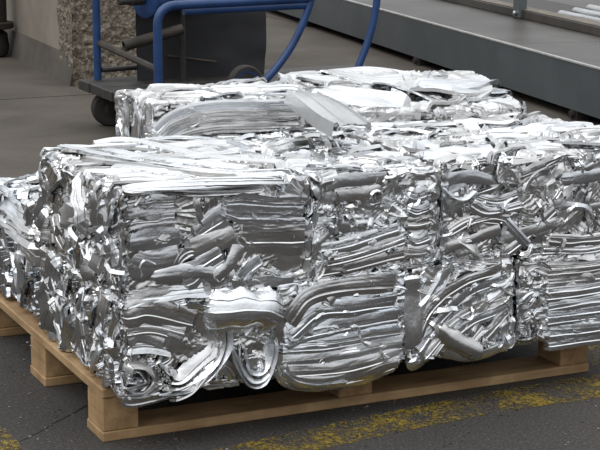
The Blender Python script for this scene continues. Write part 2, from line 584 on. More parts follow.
class Bale:
    def __init__(s, lo, hi, label, seed, res, rot=(0, 0, 0), group='bales stacked on the pallet', faces=None, round_r=0.009):
        """lo / hi: outer corners. res: {face: grid step}. faces: {face: (angle, spread, n, size)}"""
        s.lo, s.hi = np.array(lo, float), np.array(hi, float)
        s.c = np.array([(lo[0]+hi[0])/2, (lo[1]+hi[1])/2, lo[2]])
        s.rng = np.random.default_rng(seed)
        s.seed = seed
        s.root = tag(empty('aluminium_bale', s.c, rot), label, 'metal bale', group)
        INS = 0.003
        lo2, hi2 = s.lo+INS, s.hi-INS
        lo2[2] = s.lo[2]+0.003
        mid, half = (lo2+hi2)/2, (hi2-lo2)/2
        s.mid, s.half = mid, half
        grids = []
        for f in AX:
            A = [np.array(a, float) for a in AX[f]]
            lu, lv = 2*abs(A[0]@half), 2*abs(A[1]@half)
            st = res.get(f, 0.02)
            nu, nv = max(3, int(lu/st)), max(3, int(lv/st))
            U, V = np.meshgrid(np.linspace(-lu/2, lu/2, nu), np.linspace(-lv/2, lv/2, nv), indexing='ij')
            p = U[..., None]*A[0]+V[..., None]*A[1]+A[2]*abs(A[2]@half)
            inner = half-round_r
            q = np.clip(p, -inner, inner)
            d = p-q
            n = d/np.maximum(np.linalg.norm(d, axis=-1, keepdims=True), 1e-9)
            pr = q+n*round_r
            W3 = pr+mid
            big = noise3(W3, 7, seed)*0.005+noise3(W3, 19, seed+5)*0.003-0.004
            sm = tri(noise3(W3, 13, seed+9)*2.2)*0.0035+tri(noise3(W3, 31, seed+11)*1.6)*0.0010
            edge = np.minimum(lu/2-np.abs(U), lv/2-np.abs(V))
            w = np.clip(edge/0.022, 0, 1); w = w*w*(3-2*w)
            disp = big+sm
            if st < 0.012:
                ang, spread, nfr, size = (faces or {}).get(f, (0.0, 0.9, 110, 0.05))
                h = fragments(U, V, lu, lv, s.rng, ang, spread, nfr, size)
                disp = disp*(1-0.55*w)+w*h
            if f == 'bottom': disp = np.minimum(disp, 0)
            grids.append(pr+mid+n*disp[..., None]-s.c)
        me = grid_mesh('crushed_core', grids)
        me.set_sharp_from_angle(angle=math.radians(24))
        link('crushed_core', me, ALU, s.root)

    def frame(s, face):
        A = [np.array(a, float) for a in AX[face]]
        o = s.mid+A[2]*abs(A[2]@s.half)
        return A, o

    def strip(s, face, path, width, tilt=0.0, ribs=0, amp=0.0012, camber=0.0, lip=0.008, crimp=0.0, lift=0.004,
              tuck=True, px=False, n=None, m=None, crumple=0.0018, name='folded_strip', twist=0.0, jit=1.0, streak=0.00042):
        A, o = s.frame(face)
        rng = s.rng
        pts = []
        for q in path:
            d = q[2] if len(q) > 2 else 0.0
            if px:
                ax = int(np.argmax(np.abs(A[2])))
                w = P(q[0], q[1], ax, o[ax]) - o
                hu, hv = abs(A[0]@s.half), abs(A[1]@s.half)
                jx, jy = rng.normal(size=2)*0.0028*jit
                pu = min(max(w@A[0]+jx, -hu+.004), hu-.004)
                pv = min(w@A[1]+jy, hv+(.008 if face == 'front' else -.004))
                if face == 'top': pv = max(pv, -hv)
                pts.append((pu, pv, d+rng.normal()*0.002*jit))
            else:
                pts.append((q[0], q[1], d))
        pts = np.array(pts)
        keep_ = [0]+[i for i in range(1, len(pts)) if np.linalg.norm(pts[i]-pts[i-1]) > 0.004]
        if len(keep_) < 2: return None
        pts = pts[keep_]
        Lp = np.sum(np.linalg.norm(np.diff(pts, axis=0), axis=1))
        n = n or int(np.clip(Lp/0.0042, 10, 70))
        m = m or int(np.clip(width/0.0018, 9, 36))
        C = catmull(pts, n)
        t = np.linspace(0, 1, n)
        C[:, 2] += lift
        if tuck:
            tl = min(0.3, 0.007/max(Lp, 1e-3))
            e = np.clip(1-np.minimum(t, 1-t)/tl, 0, 1)
            C[:, 2] -= 0.014*e
        T = np.gradient(C, axis=0); T /= np.linalg.norm(T, axis=1, keepdims=True)
        N0 = np.array([0, 0, 1.0])
        S = np.cross(np.broadcast_to(N0, T.shape), T); S /= np.maximum(np.linalg.norm(S, axis=1, keepdims=True), 1e-6)
        Mn = np.cross(T, S)
        tl_ = tilt+twist*(t-0.5)
        ct, sn = np.cos(tl_)[:, None], np.sin(tl_)[:, None]
        S, Mn = ct*S+sn*Mn, -sn*S+ct*Mn
        sj = np.linspace(-1, 1, m)
        prof = (camber if camber > .012 else camber*0.45)*(1-sj**2)
        if ribs:
            nb = 2*ribs+1                       # stepped extrusion profile: flat lands with narrow risers
            lev = amp*np.where(np.arange(nb) % 2 == 0, 1.0, -0.9)*rng.uniform(0.5, 1.2, nb)
            pos = np.linspace(-1, 1, nb+1)[1:-1]+rng.normal(size=nb-1)*0.25/nb
            lev = lev*0.8
            prof = prof+lev[np.searchsorted(np.sort(pos), sj)]
        prof = prof+0.00012*rng.normal(size=m)*(ribs > 0)
        wid = np.full(n, width/2)*(1+0.12*np.interp(t, np.linspace(0, 1, 6), rng.normal(size=6)))
        side = sj[None, :]*wid[:, None]
        dep = np.broadcast_to(prof[None, :], (n, m)).copy()
        if crimp:
            dep = dep+crimp*tri(t*Lp/0.011)[:, None]
        Q = C[:, None, :]+S[:, None, :]*side[..., None]
        if crumple:
            sd = int(rng.integers(1, 99999))
            Q3 = Q+np.array([0, 0, sd % 97])
            al = (t*Lp)[:, None]; ac = side
            nk = int(np.clip(Lp/0.022, 2, 9))
            fold = 0
            for _ in range(nk):                 # straight creases: every one adds a planar fold
                fa = rng.normal()*0.7
                pos = rng.uniform(0, Lp)
                fold = fold+rng.normal()*np.abs((al-pos)*math.cos(fa)+ac*math.sin(fa))
            fold = fold-np.polyval(np.polyfit(t, fold.mean(1), 2), t)[:, None]
            dep = dep+np.clip(fold*crumple*62/math.sqrt(nk), -0.014, 0.014)
            dep = dep+0.45*crumple*noise3(Q3, 30, sd)
            S3 = np.stack([al*14+0*ac, ac*130+3*noise3(Q3, 9, sd+3), np.full_like(ac, sd % 89)+0*al], -1)
            dep = dep+streak*noise3(S3, 1.0, sd+7)+0.5*streak*noise3(S3*np.array([2.2, 2.1, 1]), 1.0, sd+8)
        Q = Q+Mn[:, None, :]*dep[..., None]
        # folded-over long edges
        l0 = Q[:, :1]-Mn[:, None, :]*lip+S[:, None, :]*0.002
        l1 = Q[:, -1:]-Mn[:, None, :]*lip-S[:, None, :]*0.002
        gs = []
        for X in (np.concatenate([l0, Q[:, :1]], 1), Q, np.concatenate([Q[:, -1:], l1], 1)):
            Wd = X[..., 0:1]*A[0]+X[..., 1:2]*A[1]+X[..., 2:3]*A[2]+o-s.c
            if face in ('front', 'left', 'right', 'back'):
                keep = Wd[..., 1]+s.c[1] > -0.006       # above the deck; the overhang may sag in front of it
                Wd[..., 2] = np.where(keep | (s.lo[2] > 0.2), np.maximum(Wd[..., 2], 0.0015 if s.lo[2] < 0.2 else -0.006), Wd[..., 2])
            gs.append(Wd)
        me = grid_mesh(name, gs)
        me.set_sharp_from_angle(angle=math.radians(16))
        return link(name, me, ALU, s.root)

    def scatter(s, face, n, ang, spread, L=(0.05, 0.14), W=(0.018, 0.045), area=None, lift=(-0.006, 0.006), tilt=0.35, curl=0.25):
        A, o = s.frame(face)
        lu, lv = abs(A[0]@s.half), abs(A[1]@s.half)
        u0, u1, v0, v1 = area or (-lu, lu, -lv, lv)
        rng = s.rng
        for k in range(n):
            th = ang+rng.normal()*spread
            l = rng.uniform(*L); w = rng.uniform(*W)
            l = min(l, 1.9*lu if abs(math.cos(th)) > .7 else 1.9*lv)
            cu = rng.uniform(u0, u1); cv = rng.uniform(v0, v1)
            hx = abs(math.cos(th))*l/2; hy = abs(math.sin(th))*l/2
            mgu, mgv = hx+abs(math.sin(th))*w/2, hy+abs(math.cos(th))*w/2
            cu = float(np.clip(cu, -lu+mgu, lu-mgu)) if lu > mgu else 0.0
            cv = float(np.clip(cv, -lv+mgv, lv-mgv)) if lv > mgv else 0.0
            bend = rng.normal()*curl*l*0.5
            c, sn = math.cos(th), math.sin(th)
            pts = []
            for tt in (-1, -0.4, 0.3, 1):
                x = tt*l/2; y = bend*(1-tt*tt)-bend*0.5
                pts.append((cu+x*c-y*sn, cv+x*sn+y*c, rng.normal()*0.002))
            s.strip(face, pts, w, tilt=rng.normal()*tilt, ribs=int(rng.choice([0, 1, 1, 2, 3])), amp=rng.uniform(0.0004, 0.0014),
                    camber=rng.uniform(-0.003, 0.004), lip=rng.uniform(0.003, 0.010), lift=rng.uniform(*lift),
                    crumple=rng.uniform(0.0008, 0.0026), twist=rng.normal()*0.4,
                    crimp=0.0)


def edge_fill(bl, face, n=7):
    """torn strips along the rims of a face, where neighbouring bales press together"""
    A, o = bl.frame(face)
    hu, hv = abs(A[0]@bl.half), abs(A[1]@bl.half)
    rng = bl.rng
    for side in (-1, 1):
        for i in range(n):
            v = -hv+(i+.5+rng.uniform(-.4, .4))*2*hv/n; l = rng.uniform(.025, .06)/2
            u = side*(hu-rng.uniform(.001, .009)); q = rng.normal()*.004
            bl.strip(face, [(u-q, max(v-l, -hv+.004)), (u+q*.5, v), (u+q, min(v+l, hv-.004))], rng.uniform(.014, .026), tilt=-side*rng.uniform(.2, .9), ribs=int(rng.integers(0, 3)),
                     amp=.0008, crumple=.0022, lift=rng.uniform(-.010, .0), lip=.004)
    m = int(2*hu/.035)
    for side in (-1, 1):
        for i in range(m):
            u = -hu+(i+.5+rng.uniform(-.4, .4))*2*hu/m; l = rng.uniform(.03, .09)/2
            v = side*(hv-rng.uniform(.003, .009)); q = rng.normal()*.004
            bl.strip(face, [(max(u-l, -hu+.004), v-q), (u, v+q*.5), (min(u+l, hu-.004), v+q)], rng.uniform(.014, .026), tilt=side*rng.uniform(-.9, .1), ribs=int(rng.integers(0, 3)),
                     amp=.0008, crumple=.0022, lift=rng.uniform(-.010, .0), lip=.004)


FR = -0.10      # front plane of the stack
BK = 0.455      # back of the front row
Z1 = PH+0.001
Z2 = 0.322
Z3 = 0.550
fine = 0.0018

# --- lower front row
b1 = Bale((0.010, FR, Z1), (0.346, BK, Z2+0.004), 'corner bale of tight curled folds, bottom layer nearest the pallet corner', 11,
          {'front': fine, 'left': fine}, faces={'front': (0.1, 0.8, 120, 0.05), 'left': (1.3, 0.6, 150, 0.05)})
k = dict(px=True)
b1.strip('front', [(213, 313, .004), (235, 310, .008), (258, 310, .008), (275, 314, .004)], 0.098, ribs=2, amp=0.0018, jit=.3, camber=0.028, lip=0.02, crumple=0.0006, lift=.0, **k)
b1.strip('front', [(205, 297), (225, 291), (270, 292)], 0.02, tilt=-0.5, ribs=1, camber=.004, **k)
for i in range(4):      # nested hairpin folds hanging at the middle
    q = i*5
    b1.strip('front', [(186, 306+q*.9), (208-q*.5, 312+q*.6), (223-q, 328+q*.4), (224-q*1.1, 348-q*.2), (208-q*.9, 374-q*1.0), (184-q*.4, 390-q*1.1), (160+q, 391-q*1.4)],
             0.028, tilt=1.0-0.15*i, camber=.002, lip=.004, crumple=.0018, lift=.006-.003*i, n=46, m=10, twist=.5, **k)
b1.strip('front', [(108, 318), (150, 311), (192, 322)], 0.05, ribs=1, camber=.008, crumple=.0012, lift=.006, **k)
b1.strip('front', [(112, 340), (140, 333), (170, 338)], 0.045, camber=.004, crumple=.0016, lift=.003, tilt=-.2, **k)
b1.strip('front', [(160, 342), (172, 346), (178, 352)], 0.045, camber=.002, crumple=.0006, lift=.010, tilt=.3, **k)
for i in range(4):
    q = i*4
    b1.strip('front', [(232+q, 344), (237+q*.9, 362-q*.3), (248+q*.5, 379-q*.9), (264-q*.2, 380-q), (271-q*.5, 362-q*.3), (276-q*.6, 340)],
             0.030, tilt=-1.0, camber=.002, lip=.004, crumple=.0008, lift=.004-.002*i, n=40, m=8, **k)
b1.strip('front', [(214, 338), (205, 362), (190, 384), (172, 394)], 0.034, ribs=2, amp=.0018, tilt=.5, **k)
b1.strip('front', [(228, 340), (216, 362), (208, 380)], 0.026, ribs=2, amp=.0018, tilt=.3, **k)
b1.strip('front', [(112, 331), (150, 326), (186, 332)], 0.036, ribs=2, camber=.008, **k)
b1.strip('front', [(116, 350), (145, 345), (176, 350)], 0.03, ribs=2, tilt=-.3, **k)
for i in range(4):      # small spiral at the foot of the corner
    q = i*5
    b1.strip('front', [(122, 398-q), (142-q*.4, 394-q), (154-q, 380), (146-q, 364+q*.8), (128, 362+q), (118+q*.5, 376)], 0.026, tilt=.9, lip=.004, crumple=.0008,
             lift=.006-.002*i, n=36, m=8, **k)
b1.strip('front', [(118, 398), (126, 404), (150, 398), (178, 392)], .022, tilt=.5, ribs=1, lift=.004, **k)
b1.strip('front', [(114, 300), (150, 293), (208, 288)], .034, tilt=-.4, ribs=1, crumple=.001, lift=.006, **k)
b1.strip('front', [(120, 292), (165, 286), (215, 282)], .026, tilt=-.2, ribs=0, crumple=.0014, lift=.003, **k)
b1.scatter('front', 26, 0.0, 0.8, L=(.03, .09), W=(.012, .026), lift=(-.010, .004), tilt=.5, curl=.6)
b1.scatter('left', 50, 1.2, 0.8, L=(.05, .12), W=(.028, .065), tilt=.4, curl=.06)
b1.scatter('left', 22, 1.3, 0.9, L=(.02, .05), W=(.008, .018), tilt=.8, lift=(-.002, .008))

b2 = Bale((0.347, FR, Z1), (0.663, BK, Z2+0.004), 'bottom-layer bale of smooth horizontal arched bands above the middle pallet block', 22,
          {'front': fine}, faces={'front': (0.05, 0.25, 120, 0.06)})
for a, w, r in (([(284, 322), (306, 297), (345, 287), (398, 285)], .036, 1), ([(288, 334), (318, 312), (355, 305), (398, 300)], .036, 1),
                ([(282, 342), (330, 328), (400, 316)], .032, 1), ([(280, 352), (330, 343), (404, 332)], .030, 2),
                ([(279, 362), (335, 356), (404, 343)], .030, 1), ([(280, 373), (340, 368), (402, 354)], .030, 1)):
    b2.strip('front', a, w*1.1, ribs=r, amp=.0009, camber=.006, crumple=.0022, twist=.4, lip=.012, **k)
b2.strip('front', [(272, 366), (288, 380), (318, 384), (356, 377), (398, 362)], .032, camber=.006, ribs=1, tilt=.3, crumple=.0008, lift=.004, **k)
b2.strip('front', [(276, 374), (294, 386), (320, 388), (346, 384)], .022, camber=.005, tilt=.6, crumple=.0008, lift=.008, **k)
b2.strip('front', [(350, 378), (372, 374), (398, 362)], .022, camber=.004, tilt=.4, crumple=.003, lift=.006, **k)
b2.strip('front', [(274, 300), (283, 325), (280, 350), (290, 372)], .04, camber=.006, ribs=0, tilt=-.3, crumple=.0035, lift=-.002, **k)
b2.strip('front', [(357, 288), (356, 310), (354, 326)], .012, camber=.003, **k)
b2.scatter('front', 34, 0.12, 0.5, L=(.03, .08), W=(.01, .022), lift=(-.004, .006), tilt=.6)

b3 = Bale((0.664, FR, Z1), (0.926, BK, Z2+0.004), 'bottom-layer bale of diagonal fanned strips, second from the right', 33,
          {'front': fine}, faces={'front': (0.75, 0.4, 120, 0.05)})
for a, w, r in (([(414, 338), (432, 305), (462, 280), (506, 268)], .03, 1), ([(414, 352), (440, 318), (470, 292), (508, 280)], .03, 1),
                ([(420, 358), (452, 325), (480, 305), (510, 294)], .026, 2), ([(440, 345), (470, 322), (508, 308)], .026, 1),
                ([(412, 318), (428, 292), (452, 272)], .028, 0), ([(480, 340), (495, 322), (510, 312)], .03, 1)):
    b3.strip('front', a, w*1.05, ribs=r, camber=.005, crumple=.0024, twist=.4, **k)
b3.strip('front', [(438, 328), (455, 338), (478, 354)], .042, camber=.014, lip=.014, crumple=.0006, lift=.006, **k)
b3.strip('front', [(404, 278), (410, 300), (405, 325), (412, 352)], .05, camber=.012, crumple=.003, lift=.002, **k)
b3.strip('front', [(418, 270), (430, 276), (445, 272)], .045, ribs=0, crumple=.002, **k)
b3.strip('front', [(404, 358), (415, 366), (432, 352)], .03, camber=.006, tilt=.3, crumple=.003, lift=.006, **k)
b3.strip('front', [(440, 352), (470, 357), (508, 346)], .024, camber=.004, tilt=.3, crumple=.003, lift=.004, **k)
b3.scatter('front', 30, 0.8, 0.6, L=(.03, .09), W=(.012, .028), lift=(-.006, .006), tilt=.6)

b4 = Bale((0.931, FR, Z1), (1.31, BK, Z2+0.004), 'bottom-layer bale of long straight horizontal strips at the right end', 44,
          {'front': fine, 'right': 0.004}, faces={'front': (0.03, 0.18, 110, 0.07)})
for v, w, r in ((268, .03, 2), (280, .026, 1), (292, .032, 2), (306, .026, 1), (318, .03, 2), (331, .03, 1), (343, .026, 1)):
    b4.strip('front', [(546, v+2), (590, v-4), (668, v-15)], w*1.05, ribs=r, amp=.0012, camber=.004, crumple=.0022, twist=.3, lip=.008, **k)
b4.scatter('front', 34, 0.2, 1.0, L=(.02, .06), W=(.008, .022), area=(-.19, -.11, -.1, .1), lift=(-.006, .006), tilt=.7, curl=.5)
b4.scatter('front', 24, 0.05, 0.5, L=(.03, .08), W=(.01, .02), tilt=.5)
b4.scatter('right', 14, 0.0, 0.5)

# --- upper front row
b5 = Bale((0.010, FR, Z2), (0.423, BK, Z3-0.005), 'upper corner bale with a broad ribbed profile pressed in its front', 55,
          {'front': fine, 'left': fine, 'top': fine}, faces={'front': (0.2, 0.6, 120, 0.06), 'left': (1.3, 0.7, 170, 0.045), 'top': (-0.05, 0.3, 150, 0.08)})
b5.strip('front', [(221, 206, .004), (265, 208, .006), (311, 210, .004)], .058, ribs=2, amp=.0042, lip=.02, crumple=.0008, jit=.3, lift=.006, **k)
b5.strip('front', [(238, 237), (270, 238, .003), (308, 235)], .072, ribs=1, amp=.0016, camber=.010, lip=.02, crumple=.0018, lift=.0, **k)
b5.strip('front', [(262, 262), (285, 266), (304, 262)], .055, camber=.004, tilt=.25, lip=.014, crumple=.0018, lift=-.006, **k)
b5.strip('front', [(124, 216), (150, 211), (179, 208)], .062, ribs=2, amp=.0034, lip=.018, tilt=-.1, crumple=.0009, jit=.3, lift=.005, **k)
b5.strip('front', [(126, 240), (150, 238), (183, 236)], .04, ribs=0, camber=.004, crumple=.0018, **k)
b5.strip('front', [(124, 262), (150, 260), (184, 256)], .055, ribs=0, camber=.006, crumple=.0018, lift=.001, **k)
b5.strip('front', [(184, 194), (186, 212), (182, 232)], .034, crimp=.0022, camber=.003, crumple=.0018, **k)
b5.strip('front', [(196, 196), (192, 214), (200, 232)], .03, ribs=2, tilt=.5, crumple=.0018, lift=-.004, **k)
b5.strip('front', [(192, 238), (212, 222), (228, 212)], .045, ribs=1, camber=.006, lift=-.002, crumple=.0018, **k)
b5.strip('front', [(188, 256), (212, 244), (236, 232)], .05, ribs=0, camber=.008, crumple=.0018, lift=.002, **k)
b5.strip('front', [(180, 280), (205, 268), (222, 252)], .045, ribs=2, camber=.006, crumple=.0018, **k)
b5.strip('front', [(240, 242), (228, 262), (212, 280)], .024, ribs=0, camber=.006, lift=.004, crumple=.0018, **k)
b5.strip('front', [(262, 258), (248, 270), (236, 284)], .022, ribs=1, lift=.006, crumple=.0018, **k)
b5.strip('front', [(228, 268), (236, 284), (246, 276)], .016, ribs=0, lift=.004, **k)
b5.strip('front', [(150, 278), (200, 272), (220, 278)], .034, camber=.010, crumple=.0018, lift=.002, **k)
for i, (v0, v1) in enumerate(((176, 172), (182, 177), (188, 181), (193, 187))):
    b5.strip('front', [(112+6*i, v0+8), (134+4*i, v0-1, .006), (190, v1+2, .008), (250, v1, .008), (292-12*i, v1+5, .002), (304-14*i, v1+14, -.01)], .022, tilt=-.9+.12*i,
             ribs=2, amp=.0012, camber=.002, crumple=.0022, lift=.006-.003*i, tuck=False, jit=2.2, twist=.7, **k)
b5.strip('front', [(262, 181), (268, 190), (264, 202)], .04, camber=.006, crumple=.001, ribs=1, **k)
b5.strip('front', [(282, 184), (292, 190), (302, 200)], .045, camber=.004, crumple=.002, ribs=1, **k)
for i, pth in enumerate(([(48, 141), (100, 149), (170, 163), (250, 170)], [(60, 148), (110, 158), (180, 170), (290, 174)], [(75, 139), (130, 146), (210, 158), (300, 166)],
                         [(95, 138), (150, 141), (230, 150), (305, 158)], [(110, 168), (160, 174), (230, 178), (290, 180)], [(85, 160), (130, 168), (190, 176), (240, 180)],
                         [(120, 137), (180, 137), (250, 143), (310, 150)])):
    b5.strip('top', pth, .03, tilt=.15*(-1)**i, ribs=3, amp=.0012, camber=.003, crumple=.0012, lift=.005+.002*(i % 3), **k)
b5.scatter('front', 30, 0.3, 0.8, L=(.03, .08), W=(.012, .026), lift=(-.012, .003), tilt=.5, curl=.6)
b5.scatter('left', 50, 1.1, 0.9, L=(.04, .10), W=(.028, .065), tilt=.45, curl=.06)
b5.scatter('left', 22, 1.3, 0.9, L=(.02, .05), W=(.008, .018), tilt=.8, lift=(-.002, .008))
b5.scatter('top', 34, -0.06, 0.16, L=(.14, .34), W=(.018, .04), tilt=.25, curl=.12)

b6 = Bale((0.424, FR, Z2), (0.729, BK, Z3-0.004), 'upper middle front bale of finely crumpled foil with slanted bands below', 66,
          {'front': fine, 'top': fine}, faces={'front': (0.3, 0.8, 170, 0.04), 'top': (0.2, 0.8, 170, 0.05)})
for a, w, r in (([(318, 250), (350, 244), (402, 230)], .026, 1), ([(318, 262), (355, 254), (405, 240)], .028, 2), ([(318, 273), (355, 266), (406, 252)], .026, 1),
                ([(330, 196), (365, 192), (400, 180)], .022, 0), ([(322, 184), (350, 181), (388, 178)], .03, 0)):
    b6.strip('front', a, w, ribs=r, camber=.004, crumple=.002, lip=.01, **k)
for i, v in enumerate((192, 206, 220, 234, 248)):
    b6.strip('front', [(406, v+2), (416, v+4, .003), (431, v)], .03, ribs=1, camber=.005, crumple=.0016, **k)
b6.scatter('front', 46, 0.4, 1.0, L=(.025, .07), W=(.012, .028), lift=(-.008, .005), tilt=.7, curl=.5)
b6.scatter('top', 44, 0.1, 0.7, L=(.05, .16), W=(.015, .04), tilt=.6)

b7 = Bale((0.735, FR, Z2), (1.335, BK, Z3), 'upper right front bale of jumbled torn strips, widest on the front', 77,
          {'front': fine, 'top': 0.0028, 'right': 0.004}, faces={'front': (0.1, 0.7, 210, 0.045), 'top': (-0.1, 0.6, 220, 0.06)})
for a, w, r in (([(440, 180), (470, 176), (503, 182)], .03, 0), ([(441, 206), (454, 198), (470, 190)], .055, 0),
                ([(470, 203), (488, 212), (522, 206)], .024, 1), ([(470, 196), (495, 200), (520, 193)], .022, 1),
                ([(442, 250), (470, 238), (504, 226)], .022, 0), ([(446, 232), (472, 222), (505, 220)], .022, 2),
                ([(503, 254), (525, 236), (556, 208)], .026, 1), ([(500, 238), (520, 232), (560, 222)], .026, 0),
                ([(500, 218), (514, 234), (528, 246)], .022, 1), ([(548, 240), (575, 240), (612, 236)], .026, 1),
                ([(520, 176), (536, 166), (555, 160)], .028, 1), ([(560, 180), (590, 176), (625, 168)], .026, 0),
                ([(560, 205), (590, 206), (630, 198)], .022, 0), ([(470, 220), (490, 218), (510, 224)], .02, 1),
                ([(540, 250), (590, 246), (640, 236)], .022, 2)):
    b7.strip('front', a, w, ribs=r, camber=.005, crumple=.0016, lip=.01, **k)
b7.strip('front', [(437, 182), (440, 215), (438, 255)], .016, tilt=.5, crumple=.003, **k)
b7.scatter('front', 70, 0.2, 0.9, L=(.025, .09), W=(.012, .03), lift=(-.008, .006), tilt=.7, curl=.4)
b7.scatter('top', 90, 0.0, 0.6, L=(.06, .2), W=(.015, .045), tilt=.55)
b7.scatter('right', 16, 0.0, 0.5)

for q_, n_ in ((b1, 16), (b2, 26), (b3, 40), (b5, 22), (b6, 60), (b7, 50)):
    q_.scatter('front', n_, 0.4, 1.0, L=(.015, .045), W=(.006, .015), lift=(-.002, .009), tilt=.9, curl=.5)
for q_ in (b1, b2, b3, b4, b5, b6, b7):
    edge_fill(q_, 'front')
for q_ in (b1, b5):
    edge_fill(q_, 'left')

# --- back row
b8 = Bale((0.005, 0.475, Z1), (0.700, 0.955, 0.408), 'low bale with pale rounded top at the far left of the pallet', 88,
          {'left': 0.0028, 'top': 0.0035}, faces={'left': (1.5, 0.4, 150, 0.05), 'top': (0.1, 0.4, 120, 0.07)}, round_r=.045)
b8.scatter('left', 34, 1.2, 0.7, L=(.05, .13), W=(.025, .06), tilt=.4, curl=.08)
for i in range(6):
    b8.strip('left', [(-.2+.1*(i % 3), .115-.01*i), (-.1+.1*(i % 3), .125-.012*i, .004), (.02+.1*(i % 3), .112-.01*i)], .045, tilt=-.7, ribs=1, amp=.001, crumple=.002, lift=.0)
b8.scatter('top', 16, 0.2, 0.5, L=(.06, .16), W=(.02, .05), area=(-.34, -.1, -.22, .22))
b9 = Bale((0.715, 0.475, Z1), (1.29, 0.955, 0.420), 'lower back bale under the tallest bale at the far right of the pallet', 99,
          {'right': 0.004, 'back': 0.006})
b9.scatter('right', 14, 0.0, 0.6)

b10 = Bale((0.285, 0.470, 0.410), (0.690, 0.745, 0.632), 'raised back bale with draped left side and long ribbed front bands', 101,
           {'front': 0.0028, 'left': 0.0028, 'top': 0.003}, faces={'front': (-0.03, 0.15, 90, 0.07), 'left': (1.5, 0.2, 90, 0.05), 'top': (0.0, 0.4, 120, 0.07)})
for v, w, r in ((.060, .034, 2), (.025, .034, 2), (-.012, .034, 1), (.088, .026, 1)):
    b10.strip('front', [(-.195, v-.05), (-.14, v-.012), (-.05, v+.004), (.08, v), (.185, v-.004)], w, ribs=r, amp=.0025, camber=.006, crumple=.0008, lip=.012)
b10.scatter('left', 16, 1.5, 0.15, L=(.08, .17), W=(.018, .035), tilt=.6)
b10.scatter('top', 26, 0.05, 0.35, L=(.08, .25), W=(.02, .045), tilt=.4)
b10.scatter('front', 8, 0.0, 0.3, L=(.05, .12), W=(.012, .02), lift=(-.002, .006))

b11 = Bale((0.705, 0.462, 0.458), (1.29, 0.765, 0.616), 'tallest back bale with broad bright flat sheets on top, in front of the grey platform', 111,
           {'front': 0.0026, 'top': 0.0022, 'left': 0.006, 'right': 0.003}, rot=(0.23, 0.04, 0), faces={'front': (0.1, 0.5, 120, 0.06), 'top': (-0.1, 0.6, 70, 0.13)})
b11.scatter('top', 46, -0.1, 0.45, L=(.12, .30), W=(.03, .075), tilt=.12, lift=(-.004, .010))
b11.scatter('front', 26, 0.1, 0.5, L=(.06, .16), W=(.02, .04))
b11.scatter('right', 12, 0.0, 0.4)

# the loose flat profile leaning across the back bales
lp = tag(empty('loose_profile', (0.70, 0.40, 0.60)), 'smooth loose channel profile slanting across the top of the middle bales', 'metal scrap')

def loose_channel():
    a, c = P(303, 92, 2, 0.640), P(352, 123, 2, 0.618)
    a = np.array(a); c = np.array(c)
    T = (c-a)/np.linalg.norm(c-a)
    S = np.cross(T, np.array([0, 0, 1.0])); S /= np.linalg.norm(S)
    if S@np.array([-0.8, -0.6, 0]) < 0: S = -S
    Nn = np.cross(S, T)
    if Nn[2] < 0: Nn = -Nn
    sec = [(-.046, -.02), (-.044, .000), (-.036, .004), (-.034, -.001), (-.012, .000), (-.010, .003), (.010, .003), (.012, .000), (.030, -.002), (.033, .004), (.040, .002), (.046, -.03)]
    t = np.linspace(0, 1, 14)
    Q = np.stack([a+(c-a)*t[:, None]+S*x+Nn*(z+.004*np.sin(t*5+x*30))[:, None] for x, z in sec], 1)
    return Q-np.array([0.70, 0.40, 0.60])
me_ = grid_mesh('channel_web', [loose_channel()]); me_.set_sharp_from_angle(angle=math.radians(20))
link('channel_web', me_, ALU, lp)

# ------------------------------------------------------------------ concrete plinth at the back left
c0 = P(78, 86, 2, 0.0)
pl = tag(empty('concrete_plinth', (c0[0], c0[1], 0), (0, 0, -0.06)), 'rough concrete plinth with exposed pebbles behind the blue trolley', 'plinth')
X0, Y0 = c0[0], c0[1]
b = MB()
b.box((X0, Y0, 0.0), (X0+0.9, Y0+4.2, 0.95), 0.008)
b.build('body', PLINTH, pl, off=(X0, Y0, 0))
b = MB()      # sloping dirty foot along the long side
b.add([(X0-0.045, Y0+0.005, 0), (X0-0.012, Y0+0.005, 0.15), (X0+0.0, Y0+0.005, 0.15), (X0+0.0, Y0+0.005, 0),
       (X0-0.045, Y0+4.2, 0), (X0-0.012, Y0+4.2, 0.15), (X0, Y0+4.2, 0.15), (X0, Y0+4.2, 0)],
      [(0, 1, 2, 3), (7, 6, 5, 4), (0, 4, 5, 1), (1, 5, 6, 2), (0, 3, 7, 4), (2, 6, 7, 3)][::-1])
b.build('sloping_foot', PLINTH_D, pl, off=(X0, Y0, 0))
# broken corner where the pebbles show: lumpy slab wrapping the corner
def lump_sheet(w0, w1, h, n, m, f, amp, seed):
    U, V = np.meshgrid(np.linspace(w0, w1, n), np.linspace(0, h, m), indexing='ij')
    Q = np.stack([U, np.zeros_like(U), V], -1)
    d = np.abs(noise3(Q, 26, seed))*amp*.6+np.abs(noise3(Q, 60, seed+1))*amp*0.6
    return U, V, d
U, V, d = lump_sheet(-0.03, 0.36, 0.94, 60, 110, 0, 0.02, 7)
edge = np.clip((0.36-U+0.06*noise3(np.stack([V, U*0, V], -1), 5, 3))/0.08, 0, 1)
G1 = np.stack([U, -0.012*edge-d*edge+0.004, V], -1)
U, V, d = lump_sheet(-0.03, 0.62, 0.94, 80, 110, 0, 0.02, 8)
edge = np.clip((0.42+0.14*noise3(np.stack([V, U*0, V], -1), 4, 5)-U)/0.12, 0, 1)
G2 = np.stack([-0.012*edge-d*edge+0.004, U, V], -1)[::-1]
link('exposed_aggregate_face', grid_mesh('exposed_aggregate_face', [G1, G2]), AGG, pl)

